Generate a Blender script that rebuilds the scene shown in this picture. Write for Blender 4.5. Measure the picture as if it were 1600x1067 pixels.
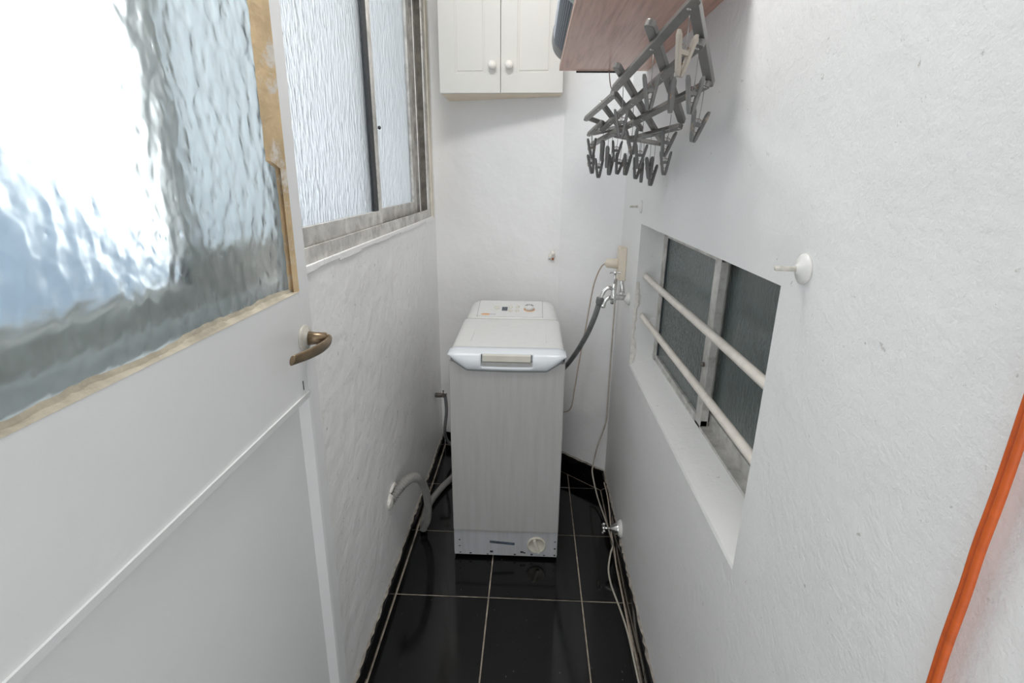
import bpy, bmesh, math, random
from mathutils import Vector, Matrix
random.seed(7)
sc = bpy.context.scene
for o in list(bpy.data.objects):
    bpy.data.objects.remove(o)
COL = sc.collection
PI = math.pi

# ------------------------------------------------------------------ camera
cd = bpy.data.cameras.new('camera'); cam = bpy.data.objects.new('camera', cd); COL.objects.link(cam)
cd.sensor_width = 36.0; cd.lens = 806.0 / 1600 * 36; cd.clip_start = 0.01
yaw, pitch, roll = 0.03763, 0.31025, 0.010145
fwd = Vector((-math.sin(yaw) * math.cos(pitch), math.cos(yaw) * math.cos(pitch), -math.sin(pitch)))
rgt = Vector((math.cos(yaw), math.sin(yaw), 0)); up = rgt.cross(fwd)
r2 = math.cos(roll) * rgt + math.sin(roll) * up; u2 = -math.sin(roll) * rgt + math.cos(roll) * up
cam.matrix_world = Matrix(((r2.x, u2.x, -fwd.x, 0), (r2.y, u2.y, -fwd.y, 0), (r2.z, u2.z, -fwd.z, 1.4123), (0, 0, 0, 1)))
sc.camera = cam

# ------------------------------------------------------------------ world: even overcast daylight
w = bpy.data.worlds.new('world'); sc.world = w; w.use_nodes = True
bg = w.node_tree.nodes['Background']
bg.inputs['Color'].default_value = (0.96, 0.98, 1.0, 1); bg.inputs['Strength'].default_value = 1.0
sc.view_settings.view_transform = 'Standard'; sc.view_settings.look = 'None'
sc.view_settings.gamma = 1.0; sc.view_settings.use_curve_mapping = False
sc.view_settings.exposure = 1.25
sc.cycles.max_bounces = 16; sc.cycles.diffuse_bounces = 10; sc.cycles.transmission_bounces = 12

# the room's ceiling lamp: a round diffuser below the ceiling (its housing is built further down)
ld = bpy.data.lights.new('ceiling_lamp_light', 'AREA'); ld.shape = 'DISK'; ld.size = 0.40; ld.energy = 5.4; ld.color = (1.0, 0.98, 0.955)
lo_ = bpy.data.objects.new('ceiling_lamp_light', ld); COL.objects.link(lo_); lo_.location = (-.15, 1.12, 2.535)

# ------------------------------------------------------------------ mesh helpers
def BM(): return bmesh.new()

def box(bm, lo, hi, M=None, bev=0.0):
    b = bmesh.new()
    vs = [b.verts.new((x, y, z)) for x in (lo[0], hi[0]) for y in (lo[1], hi[1]) for z in (lo[2], hi[2])]
    for f in ((0, 1, 3, 2), (4, 6, 7, 5), (0, 4, 5, 1), (2, 3, 7, 6), (0, 2, 6, 4), (1, 5, 7, 3)):
        b.faces.new([vs[i] for i in f])
    if bev > 0:
        bmesh.ops.bevel(b, geom=b.edges[:], offset=bev, segments=2, profile=0.5, affect='EDGES')
    join(bm, b, M); return bm

def join(bm, b, M=None):
    b.verts.index_update()
    mp = {}
    for v in b.verts:
        mp[v.index] = bm.verts.new(M @ v.co if M else v.co)
    for f in b.faces:
        try:
            nf = bm.faces.new([mp[v.index] for v in f.verts]); nf.smooth = f.smooth
        except ValueError:
            pass
    b.free()

def frame_to(d, roll_ref=Vector((0, 0, 1))):
    d = d.normalized()
    if abs(d.dot(roll_ref)) > 0.98: roll_ref = Vector((1, 0, 0))
    x = roll_ref.cross(d).normalized(); y = d.cross(x)
    return x, y, d

def lathe(bm, p, axis, prof, n=24, smooth=True, ref=Vector((0, 0, 1))):
    """prof: list of (radius, distance along axis)"""
    p = Vector(p); x, y, d = frame_to(Vector(axis), ref)
    rings = []
    for r, t in prof:
        c = p + d * t
        if r < 1e-6: rings.append([bm.verts.new(c)])
        else: rings.append([bm.verts.new(c + x * r * math.cos(2 * PI * k / n) + y * r * math.sin(2 * PI * k / n)) for k in range(n)])
    for a, b in zip(rings[:-1], rings[1:]):
        for k in range(n):
            k2 = (k + 1) % n
            if len(a) == 1 and len(b) == 1: continue
            if len(a) == 1: f = bm.faces.new((a[0], b[k2], b[k]))
            elif len(b) == 1: f = bm.faces.new((a[k], a[k2], b[0]))
            else: f = bm.faces.new((a[k], a[k2], b[k2], b[k]))
            f.smooth = smooth
    for ring, flip in ((rings[0], True), (rings[-1], False)):
        if len(ring) > 1:
            bm.faces.new(ring[::-1] if flip else ring)
    return bm

def spline(pts, per=10):
    P = [Vector(p) for p in pts]; out = []
    for i in range(len(P) - 1):
        p0 = P[max(i - 1, 0)]; p1 = P[i]; p2 = P[i + 1]; p3 = P[min(i + 2, len(P) - 1)]
        for k in range(per):
            t = k / per
            out.append(0.5 * ((2 * p1) + (p2 - p0) * t + (2 * p0 - 5 * p1 + 4 * p2 - p3) * t * t + (3 * p1 - p0 - 3 * p2 + p3) * t ** 3))
    out.append(P[-1]); return out

def tube(bm, path, r, n=10, rfun=None, flat=None):
    """sweep a round (or flattened) section along path"""
    P = [Vector(p) for p in path]
    T = [(P[min(i + 1, len(P) - 1)] - P[max(i - 1, 0)]).normalized() for i in range(len(P))]
    x, y, _ = frame_to(T[0])
    if flat: x = (Vector(flat[2]) - T[0] * Vector(flat[2]).dot(T[0])).normalized(); y = T[0].cross(x)
    rings = []
    for i, p in enumerate(P):
        x = (x - T[i] * x.dot(T[i])).normalized(); y = T[i].cross(x)
        rr = r if rfun is None else rfun(i / (len(P) - 1), i)
        sx, sy = (flat[0], flat[1]) if flat else (1, 1)
        rings.append([bm.verts.new(p + x * rr * sx * math.cos(2 * PI * k / n) + y * rr * sy * math.sin(2 * PI * k / n)) for k in range(n)])
    for a, b in zip(rings[:-1], rings[1:]):
        for k in range(n):
            f = bm.faces.new((a[k], a[(k + 1) % n], b[(k + 1) % n], b[k])); f.smooth = True
    bm.faces.new(rings[0][::-1]); bm.faces.new(rings[-1]); return bm

def prism(bm, poly, lo, hi, ax='z', bev=0.0):
    """extrude a 2D polygon along an axis"""
    b = bmesh.new()
    def P(a, c, t): return {'z': (a, c, t), 'x': (t, a, c), 'y': (a, t, c)}[ax]
    A = [b.verts.new(P(a, c, lo)) for a, c in poly]; B = [b.verts.new(P(a, c, hi)) for a, c in poly]
    b.faces.new(A[::-1]); b.faces.new(B)
    for i in range(len(A)):
        j = (i + 1) % len(A); b.faces.new((A[i], A[j], B[j], B[i]))
    bmesh.ops.recalc_face_normals(b, faces=b.faces[:])
    if bev > 0: bmesh.ops.bevel(b, geom=b.edges[:], offset=bev, segments=2, profile=0.5, affect='EDGES')
    join(bm, b); return bm

def clip_poly(poly, p, n):
    """keep the part of a 2D polygon where (q-p).n <= 0"""
    out = []
    for i in range(len(poly)):
        a, b = poly[i], poly[(i + 1) % len(poly)]
        da = (a[0] - p[0]) * n[0] + (a[1] - p[1]) * n[1]; db = (b[0] - p[0]) * n[0] + (b[1] - p[1]) * n[1]
        if da <= 0: out.append(a)
        if (da < 0 < db) or (db < 0 < da):
            t = da / (da - db); out.append((a[0] + (b[0] - a[0]) * t, a[1] + (b[1] - a[1]) * t))
    return out

def wpos(o):
    v = Vector((0, 0, 0))
    while o: v += o.location; o = o.parent
    return v

def obj(name, bm, m, parent=None, origin=None):
    """one mesh object; the bmesh is in world coordinates"""
    bmesh.ops.recalc_face_normals(bm, faces=bm.faces[:])
    if parent is None and origin is None:
        xs = [v.co for v in bm.verts]
        lo = Vector([min(c[i] for c in xs) for i in range(3)]); hi = Vector([max(c[i] for c in xs) for i in range(3)])
        origin = Vector(((lo.x + hi.x) / 2, (lo.y + hi.y) / 2, lo.z))
    base = wpos(parent) if parent else Vector(origin)
    org = base
    if parent:
        xs = [v.co for v in bm.verts]
        org = sum(xs, Vector()) / len(xs)
    for v in bm.verts: v.co -= org
    me = bpy.data.meshes.new(name); bm.to_mesh(me); bm.free()
    o = bpy.data.objects.new(name, me); COL.objects.link(o)
    if m: me.materials.append(m)
    o.parent = parent; o.location = org - base if parent else org
    return o

def empty(name, loc):
    o = bpy.data.objects.new(name, None); COL.objects.link(o); o.location = loc; o.empty_display_size = 0.05
    return o

def tag(o, label, cat, group=None, kind=None):
    o['label'] = label; o['category'] = cat
    if group: o['group'] = group
    if kind: o['kind'] = kind
    return o

# ------------------------------------------------------------------ materials
class NT:
    def __init__(s, m): s.t = m.node_tree; s.n = s.t.nodes; s.l = s.t.links
    def add(s, ty, **kw):
        nd = s.n.new(ty)
        for k, v in kw.items():
            if k in nd.inputs.keys() if isinstance(k, str) else False: nd.inputs[k].default_value = v
            else: setattr(nd, k, v)
        return nd
    def link(s, a, b): s.l.new(a, b)

def base_mat(name):
    m = bpy.data.materials.new(name); m.use_nodes = True
    t = NT(m); b = t.n['Principled BSDF']; return m, t, b

def noise(t, scale, detail=3, rough=0.5, vec=None, stretch=None):
    n = t.n.new('ShaderNodeTexNoise'); n.inputs['Scale'].default_value = scale
    n.inputs['Detail'].default_value = detail; n.inputs['Roughness'].default_value = rough
    g = t.n.new('ShaderNodeNewGeometry'); src = g.outputs['Position']
    if stretch:
        mp = t.n.new('ShaderNodeMapping'); mp.inputs['Scale'].default_value = stretch
        t.link(src, mp.inputs['Vector']); src = mp.outputs['Vector']
    t.link(src, n.inputs['Vector']); return n.outputs['Fac']

def ramp(t, fac, stops):
    r = t.n.new('ShaderNodeValToRGB'); e = r.color_ramp.elements
    while len(e) < len(stops): e.new(0.5)
    for el, (p, c) in zip(e, stops):
        el.position = p; el.color = (c, c, c, 1) if isinstance(c, (int, float)) else (*c, 1)
    t.link(fac, r.inputs['Fac']); return r.outputs['Color']

def mixc(t, fac, a, b, mode='MIX'):
    m = t.n.new('ShaderNodeMix'); m.data_type = 'RGBA'; m.blend_type = mode
    for s, v in ((m.inputs['Factor'], fac), (m.inputs['A'], a), (m.inputs['B'], b)) if False else ((m.inputs[0], fac), (m.inputs[6], a), (m.inputs[7], b)):
        if isinstance(v, (int, float)): s.default_value = v
        elif isinstance(v, tuple): s.default_value = (*v, 1)
        else: t.link(v, s)
    return m.outputs[2]

def bump(t, b, h, strength, dist=0.01, prev=None):
    n = t.n.new('ShaderNodeBump'); n.inputs['Strength'].default_value = strength; n.inputs['Distance'].default_value = dist
    t.link(h, n.inputs['Height'])
    if prev: t.link(prev, n.inputs['Normal'])
    if b: t.link(n.outputs['Normal'], b.inputs['Normal'])
    return n.outputs['Normal']

def simple(name, col, rough=0.5, metal=0.0, var=0.0, vscale=20, bscale=0, bstr=0.1, bdist=0.002, stretch=None, spec=0.5, dirt=None, dscale=15, dlo=.62, dhi=.75):
    m, t, b = base_mat(name)
    b.inputs['Roughness'].default_value = rough; b.inputs['Metallic'].default_value = metal
    b.inputs['Specular IOR Level'].default_value = spec
    c = col
    if var > 0:
        f = noise(t, vscale, 4, 0.6, stretch=stretch)
        dark = tuple(x * (1 - var) for x in col); lite = tuple(min(1, x * (1 + var)) for x in col)
        c = ramp(t, f, [(0.3, dark), (0.7, lite)])
    if dirt:
        f2 = noise(t, dscale, 6, 0.7, stretch=stretch); k = ramp(t, f2, [(dlo, 0.0), (dhi, 1.0)])
        c = mixc(t, k, c, dirt)
    if isinstance(c, tuple): b.inputs['Base Color'].default_value = (*c, 1)
    else: t.link(c, b.inputs['Base Color'])
    if bscale: bump(t, b, noise(t, bscale, 4, 0.6), bstr, bdist)
    return m

def wall_mat(name, col, fine=220, fstr=0.12, lump=9, lstr=0.35, dirt=(0.45, 0.43, 0.40), speck=0.74, rough=0.45):
    m, t, b = base_mat(name)
    b.inputs['Roughness'].default_value = rough
    n1 = noise(t, 3, 4, 0.55); c = ramp(t, n1, [(0.3, tuple(x * 0.95 for x in col)), (0.7, col)])
    n2 = noise(t, 55, 5, 0.75); k = ramp(t, n2, [(speck, 0.0), (speck + 0.03, 0.75)])
    c = mixc(t, k, c, dirt)
    n3 = noise(t, 14, 6, 0.8, stretch=(1.6, 1.6, 0.45)); k3 = ramp(t, n3, [(0.66, 0.0), (0.78, 0.35)])
    c = mixc(t, k3, c, tuple(x * 0.9 for x in (0.66, 0.63, 0.58)))
    t.link(c, b.inputs['Base Color'])
    p = bump(t, None, noise(t, lump, 3, 0.5), lstr, 0.012)
    p = bump(t, None, noise(t, 60, 3, 0.6), fstr * 1.2, 0.004, p)
    bump(t, b, noise(t, fine, 2, 0.6), fstr, 0.002, p)
    return m

M = {}
M['wall'] = wall_mat('wall_paint', (0.87, 0.87, 0.87), lstr=.6, speck=0.69)
M['wall_rough'] = wall_mat('stippled_wall_paint', (0.82, 0.82, 0.81), fine=260, fstr=0.28, lump=12, lstr=0.22, speck=0.665)
M['wall_left'] = wall_mat('scuffed_wall_paint', (0.92, 0.92, 0.915), fine=180, fstr=0.12, lump=16, lstr=0.5, speck=0.635)
M['ceiling'] = wall_mat('ceiling_paint', (0.82, 0.82, 0.81))
M['dark_box'] = simple('dark_box_paint', (0.10, 0.11, 0.11), 0.9)  # dark colour stands for the unlit space behind the right window
M['outside'] = simple('exterior_plaster', (0.20, 0.25, 0.31), 0.9, var=0.4, vscale=1.5, bscale=8, bstr=.3)
M['grout'] = simple('tan_grout', (0.36, 0.31, 0.25), 0.95, var=0.5, vscale=25)
M['mortar'] = simple('dusty_mortar', (0.33, 0.30, 0.26), 0.95, var=0.35, vscale=45, bscale=120, bstr=.6, bdist=.004)

def tile_mat():
    m, t, b = base_mat('black_glazed_tile')
    f = noise(t, 9, 6, 0.7); c = ramp(t, f, [(0.45, (0.003, 0.003, 0.0033)), (0.72, (0.006, 0.006, 0.0065)), (0.85, (0.025, 0.025, 0.025))])
    sp = noise(t, 90, 3, 0.6); k = ramp(t, sp, [(0.69, 0.0), (0.74, 0.5)])
    c = mixc(t, k, c, (0.22, 0.21, 0.19)); t.link(c, b.inputs['Base Color'])
    r = ramp(t, noise(t, 7, 5, 0.65), [(0.3, 0.06), (0.75, 0.17)]); t.link(r, b.inputs['Roughness']); b.inputs['Specular IOR Level'].default_value = 0.45
    bump(t, b, noise(t, 5, 2, 0.5), 0.10, 0.004); return m
M['tile'] = tile_mat()

def enamel(name, col, streak=(0.60, 0.59, 0.55), rough=0.35, amt=0.5):
    m, t, b = base_mat(name); b.inputs['Roughness'].default_value = rough
    f = noise(t, 16, 5, 0.65, stretch=(3.2, 3.2, 0.25)); k = ramp(t, f, [(0.40, 0.0), (0.75, amt)])
    c = mixc(t, k, col, streak)
    s = noise(t, 75, 4, 0.7); k2 = ramp(t, s, [(0.71, 0.0), (0.75, 0.7)]); c = mixc(t, k2, c, (0.28, 0.24, 0.19))
    t.link(c, b.inputs['Base Color']); bump(t, b, noise(t, 4, 2), 0.06, 0.01); return m
M['enamel'] = enamel('white_enamel', (0.47, 0.47, 0.46), (0.38, 0.37, 0.35))
M['lid'] = enamel('lid_plastic', (0.74, 0.745, 0.735), (0.63, 0.62, 0.59), 0.4, 0.35)
M['fascia'] = simple('bluish_white_plastic', (0.76, 0.80, 0.84), 0.32)
M['kick'] = enamel('kick_panel_plastic', (0.49, 0.50, 0.52), (0.36, 0.34, 0.32), 0.45, 0.5)
M['aged'] = simple('aged_cream_plastic', (0.70, 0.68, 0.60), 0.4, var=.05)
M['cream_knob'] = simple('yellowed_plastic', (0.62, 0.59, 0.50), 0.4, var=.08, vscale=60)
M['darkslot'] = simple('dark_slot', (0.03, 0.03, 0.03), 0.8)
M['gasket'] = simple('grey_gasket', (0.22, 0.23, 0.23), 0.7)
M['display'] = simple('display_glass', (0.07, 0.09, 0.11), 0.15)
M['sticker'] = simple('dark_sticker', (0.075, 0.095, 0.12), 0.4, var=.4, vscale=80)
M['orange_print'] = simple('orange_print', (0.80, 0.42, 0.18), 0.5)
M['grey_print'] = simple('grey_print', (0.45, 0.45, 0.47), 0.5)
M['chrome'] = simple('worn_chrome', (0.72, 0.72, 0.70), 0.22, 1.0, var=.2, vscale=120)
M['alu'] = simple('dull_aluminium', (0.62, 0.605, 0.575), 0.45, 0.35, var=.25, vscale=18, bscale=90, bstr=.1, dirt=(0.26, 0.235, 0.20), dscale=22, dlo=.52, dhi=.8)
M['alu_dark'] = simple('tarnished_aluminium', (0.17, 0.155, 0.135), 0.55, 0.4, var=.4, vscale=20)
M['black_seal'] = simple('black_seal', (0.03, 0.035, 0.04), 0.6)
M['bar_paint'] = simple('aged_cream_paint', (0.76, 0.71, 0.645), 0.45, var=.10, vscale=25, bscale=80, bstr=.1, dirt=(.42, .34, .26), dscale=30, dlo=.68, dhi=.72)
M['door'] = wall_mat('door_paint', (0.765, 0.775, 0.775), fine=150, fstr=0.05, lump=7, lstr=0.14, speck=0.76, rough=0.38)
M['putty'] = simple('flaking_putty', (0.56, 0.42, 0.25), 0.8, var=.2, vscale=14, bscale=60, bstr=.5, bdist=.004, dirt=(0.62, 0.58, 0.52), dscale=12, dlo=.52, dhi=.6)
M['putty_pale'] = simple('old_pale_putty', (0.43, 0.39, 0.31), 0.85, var=.25, vscale=25, bscale=70, bstr=.7, bdist=.005)
M['bronze'] = simple('worn_bronze', (0.27, 0.20, 0.125), 0.35, 0.75, var=.35, vscale=30, dirt=(.04, .035, .03), dscale=28, dlo=.60, dhi=.7)
M['rosette'] = simple('painted_rosette', (0.48, 0.46, 0.41), 0.4, var=.15, vscale=60, dirt=(.2, .16, .12), dscale=70, dlo=.62, dhi=.7)
M['cab'] = simple('cream_lacquer', (0.70, 0.69, 0.65), 0.38, var=.02, vscale=5)
M['cab_under'] = simple('raw_cream_board', (0.80, 0.70, 0.55), 0.6, var=.06, vscale=12)
M['knob_white'] = simple('white_knob', (0.86, 0.83, 0.77), 0.25)
M['hose_grey'] = simple('grey_hose', (0.16, 0.165, 0.165), 0.5, var=.15, vscale=40)
M['drain'] = simple('pale_corrugated_plastic', (0.27, 0.265, 0.25), 0.45, var=.12, vscale=20)
M['cord_tan'] = simple('tan_cord', (0.52, 0.43, 0.35), 0.5)
M['cord_pale'] = simple('pale_cord', (0.50, 0.46, 0.39), 0.55, var=.15, vscale=40)
M['beige_plastic'] = simple('beige_plastic', (0.78, 0.70, 0.58), 0.4, var=.05)
M['orange_cord'] = simple('orange_cord', (0.60, 0.105, 0.012), 0.45, var=.12, vscale=8, stretch=(1, 1, 8))
M['plaster_chip'] = simple('broken_plaster', (0.80, 0.77, 0.72), 0.9, var=.1, vscale=60, bscale=90, bstr=.8, bdist=.006)
M['brick'] = simple('bare_brick', (0.36, 0.12, 0.05), 0.9, var=.4, vscale=60, bscale=80, bstr=.8, bdist=.006)
M['hook_paint'] = simple('white_hook', (0.80, 0.79, 0.76), 0.4, var=.05, bscale=60, bstr=.3)
M['hook_pin'] = simple('chipped_pin', (0.58, 0.56, 0.50), 0.5, var=.25, vscale=150)
M['peg'] = simple('grey_peg_plastic', (0.155, 0.152, 0.148), 0.45, var=.15, vscale=40, dirt=(.34, .27, .20), dscale=35, dlo=.6, dhi=.7)
M['peg_tan'] = simple('sun_faded_peg_plastic', (0.36, 0.32, 0.27), 0.5, var=.12, vscale=40)
M['rust'] = simple('rusty_wire', (0.32, 0.20, 0.12), 0.5, 0.6, var=.4, vscale=150)
M['wire'] = simple('steel_wire', (0.33, 0.32, 0.31), 0.4, 0.7)
M['hbar'] = simple('grey_channel_bar', (0.22, 0.215, 0.205), 0.28, 0.55, var=.15, vscale=14, dirt=(.12, .10, .08), dscale=12, dlo=.55, dhi=.75)
M['cap_grey'] = simple('grey_end_cap', (0.30, 0.30, 0.29), 0.5)
M['tag'] = simple('mint_tag', (0.60, 0.70, 0.66), 0.6)
M['tan_stain'] = simple('tan_stained_plaster', (0.74, 0.69, 0.60), 0.8, var=.12, vscale=10, bscale=50, bstr=.4, bdist=.004)

def wood_mat():
    m, t, b = base_mat('reddish_wood_laminate'); b.inputs['Roughness'].default_value = 0.32
    f = noise(t, 30, 5, 0.65, stretch=(3.5, 0.18, 3.5)); c = ramp(t, f, [(0.30, (0.36, 0.15, 0.10)), (0.5, (0.58, 0.29, 0.21)), (0.72, (0.70, 0.41, 0.31))])
    f2 = noise(t, 5, 3, 0.5, stretch=(2.0, 0.5, 1)); c = mixc(t, ramp(t, f2, [(0.4, 0.0), (0.7, 0.5)]), c, (0.72, 0.48, 0.38))
    t.link(c, b.inputs['Base Color']); bump(t, b, f, 0.08, 0.002); return m
M['wood'] = wood_mat()
M['wood_edge'] = simple('wood_edge_band', (0.66, 0.44, 0.34), 0.5, var=.1, vscale=10)

def mesh_mat():
    m, t, b = base_mat('woven_mesh'); b.inputs['Roughness'].default_value = 0.8
    tc = t.n.new('ShaderNodeTexCoord')
    outs = []
    sep = t.n.new('ShaderNodeSeparateXYZ'); t.link(tc.outputs['UV'], sep.inputs[0])
    for s, f in (('X', 20), ('Y', 90)):
        mu = t.n.new('ShaderNodeMath'); mu.operation = 'MULTIPLY'; mu.inputs[1].default_value = f; t.link(sep.outputs[s], mu.inputs[0])
        fr = t.n.new('ShaderNodeMath'); fr.operation = 'FRACT'; t.link(mu.outputs[0], fr.inputs[0])
        lt = t.n.new('ShaderNodeMath'); lt.operation = 'LESS_THAN'; lt.inputs[1].default_value = 0.28; t.link(fr.outputs[0], lt.inputs[0])
        outs.append(lt.outputs[0])
    mx = t.n.new('ShaderNodeMath'); mx.operation = 'MAXIMUM'; t.link(outs[0], mx.inputs[0]); t.link(outs[1], mx.inputs[1])
    c = mixc(t, mx.outputs[0], (0.055, 0.065, 0.08), (0.42, 0.45, 0.48)); t.link(c, b.inputs['Base Color']); return m
M['mesh'] = mesh_mat()
M['mesh_lit'] = simple('lit_mesh_white', (0.74, 0.77, 0.82), 0.8)  # pale colour stands for the lit left side of the mesh roll

def glass_mat(name, col, rough, kind, strength, trans=1.0, extra=0.0):
    m, t, b = base_mat(name)
    b.inputs['Base Color'].default_value = (*col, 1); b.inputs['Roughness'].default_value = rough
    b.inputs['Transmission Weight'].default_value = trans; b.inputs['IOR'].default_value = 1.45
    if kind == 'ripple':
        h = noise(t, 58, 2, 0.5, stretch=(1, 1.5, 0.55))
        bump(t, b, h, strength, 0.012)
    elif kind == 'hammer':
        v = t.n.new('ShaderNodeTexVoronoi'); v.feature = 'SMOOTH_F1'; v.inputs['Scale'].default_value = 42; v.inputs['Smoothness'].default_value = 0.7
        g = t.n.new('ShaderNodeNewGeometry'); mp = t.n.new('ShaderNodeMapping'); mp.inputs['Scale'].default_value = (1, 1.15, 0.9)
        t.link(g.outputs['Position'], mp.inputs['Vector']); 
        t.link(mp.outputs['Vector'], v.inputs['Vector'])
        p = bump(t, None, v.outputs['Distance'], strength, 0.02)
        bump(t, b, noise(t, 14, 3, 0.5), strength * 0.6, 0.03, p)
    elif kind == 'fine':
        bump(t, b, noise(t, 90, 2, 0.5, stretch=(1, 1.2, 0.6)), strength, 0.006)
    return m
M['pane_left'] = glass_mat('rippled_frosted_glass', (0.57, 0.61, 0.635), 0.32, 'ripple', 0.36)
M['pane_door'] = glass_mat('hammered_glass', (0.80, 0.87, 0.88), 0.19, 'hammer', 0.17)
M['pane_right'] = glass_mat('dark_obscure_glass', (0.27, 0.33, 0.32), 0.07, 'fine', 0.5, trans=0.6)

# ------------------------------------------------------------------ setting: walls, floor, ceiling
XL, XR = -0.47, 0.36
YB0, YB1 = 2.54, 2.34          # back wall depth at left corner and at the splay
CX, CY = 0.122, 2.13           # splay: (CX, YB1) to (XR, CY)
ZC = 2.62; Y0 = -0.30

bm = BM()                       # left wall with the window opening
WY0, WY1, WZ0, WZ1 = 0.34, 2.44, 1.228, 2.57
for lo, hi in (((XL - .10, Y0, 0), (XL, 2.66, WZ0)), ((XL - .10, Y0, WZ1), (XL, 2.66, ZC)), ((XL - .10, Y0, WZ0), (XL, WY0, WZ1)), ((XL - .10, WY1, WZ0), (XL, 2.66, WZ1))):
    box(bm, lo, hi)
wl = tag(obj('wall_left', bm, M['wall_left']), 'scuffed white wall on the left below the tall sliding window', 'wall', kind='structure')

bm = BM()                       # right wall with the recessed window
RY0, RY1, RZ0, RZ1 = 0.75, 1.77, 0.763, 1.265
for lo, hi in (((XR, Y0, 0), (XR + .16, 2.5, RZ0)), ((XR, Y0, RZ1), (XR + .16, 2.5, ZC)), ((XR, Y0, RZ0), (XR + .16, RY0, RZ1)), ((XR, RY1, RZ0), (XR + .16, 2.5, RZ1))):
    box(bm, lo, hi)
wr = tag(obj('wall_right', bm, M['wall_rough']), 'stippled white wall on the right around the small barred window', 'wall', kind='structure')

bm = BM(); prism(bm, [(XL - .10, YB0 + .024), (CX, YB1), (CX + .12, YB1 + .2), (XL - .10, YB0 + .25)], 0, ZC)
tag(obj('wall_back', bm, M['wall']), 'white wall at the far end behind the washing machine', 'wall', kind='structure')
bm = BM(); prism(bm, [(CX, YB1), (XR, CY), (XR + .16, CY + .02), (XR + .1, YB1 + .3), (CX + .05, YB1 + .2)], 0, ZC)
tag(obj('wall_splay', bm, M['wall']), 'narrow slanted white wall in the far right corner', 'wall', kind='structure')
bm = BM(); box(bm, (XL - .1, Y0, ZC), (XR + .16, 2.7, ZC + .1))
tag(obj('ceiling', bm, M['ceiling']), 'plain white ceiling above the narrow room', 'ceiling', kind='structure')

# doorway at the camera and an unseen room, added to shape light from behind
bm = BM(); box(bm, (XL - .1, Y0 - .12, 2.08), (XR + .16, Y0, ZC)); box(bm, (-1.6, Y0 - .12, 0), (XL - .02, Y0, ZC)); box(bm, (XR + .02, Y0 - .12, 0), (1.6, Y0, ZC))
tag(obj('wall_entry', bm, M['wall']), 'white wall around the doorway at the near end', 'wall', kind='structure')
bm = BM(); box(bm, (-1.6, -2.2, ZC), (1.6, Y0 - .12, ZC + .1)); box(bm, (-1.7, -2.2, 0), (-1.6, Y0 - .12, ZC)); box(bm, (1.6, -2.2, 0), (1.7, Y0 - .12, ZC)); box(bm, (-1.6, -2.2, -.1), (1.6, Y0, -.06)); box(bm, (-1.7, -2.3, -.1), (1.7, -2.2, .35)); box(bm, (-1.7, -2.3, 2.5), (1.7, -2.2, ZC + .1)); box(bm, (-1.7, -2.3, .35), (-1.5, -2.2, 2.5)); box(bm, (1.5, -2.3, .35), (1.7, -2.2, 2.5))
tag(obj('wall_added_room', bm, M['wall']), 'plain unseen room behind the doorway, added to shape the light', 'wall', kind='structure')

lamp = tag(empty('ceiling_lamp', (-.15, 1.12, ZC)), 'round white flush lamp on the ceiling above the corridor', 'lamp')
bm = BM(); lathe(bm, (-.15, 1.12, ZC), (0, 0, -1), [(.16, 0), (.22, .02), (.22, .07), (.208, .078), (.204, .06), (0, .06)], 40); obj('housing', bm, M['hook_paint'], lamp)

# floor: grout bed and single tiles
bm = BM(); box(bm, (XL - .1, Y0, -.06), (XR + .16, 2.7, -.002))
floor = tag(obj('floor', bm, M['grout']), 'glossy black tiled floor with thin tan joints', 'floor', kind='structure')
SKL, SKR = XL + .014, XR - .014
xs = [SKL, -.128, .199, SKR]; ys = [-.29, .07, .415, .76, 1.105, 1.45, 1.797, 2.14, 2.60]
g = 0.0022
nb = Vector((YB0 - YB1, CX - XL)).normalized(); ns = Vector((YB1 - CY, XR - CX)).normalized()
for j in range(len(ys) - 1):
    for i in range(3):
        poly = [(xs[i] + g, ys[j] + g), (xs[i + 1] - g, ys[j] + g), (xs[i + 1] - g, ys[j + 1] - g), (xs[i] + g, ys[j + 1] - g)]
        poly = clip_poly(poly, (CX - nb.x * .014, YB1 - nb.y * .014), nb); poly = clip_poly(poly, (CX - ns.x * .014, YB1 - ns.y * .014), ns)
        if len(poly) < 3: continue
        bm = BM(); dz = random.uniform(-.0006, .0006); prism(bm, poly, -.008, .0 + dz, bev=.0012)
        t_ = obj('tile', bm, M['tile'], floor)

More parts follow.
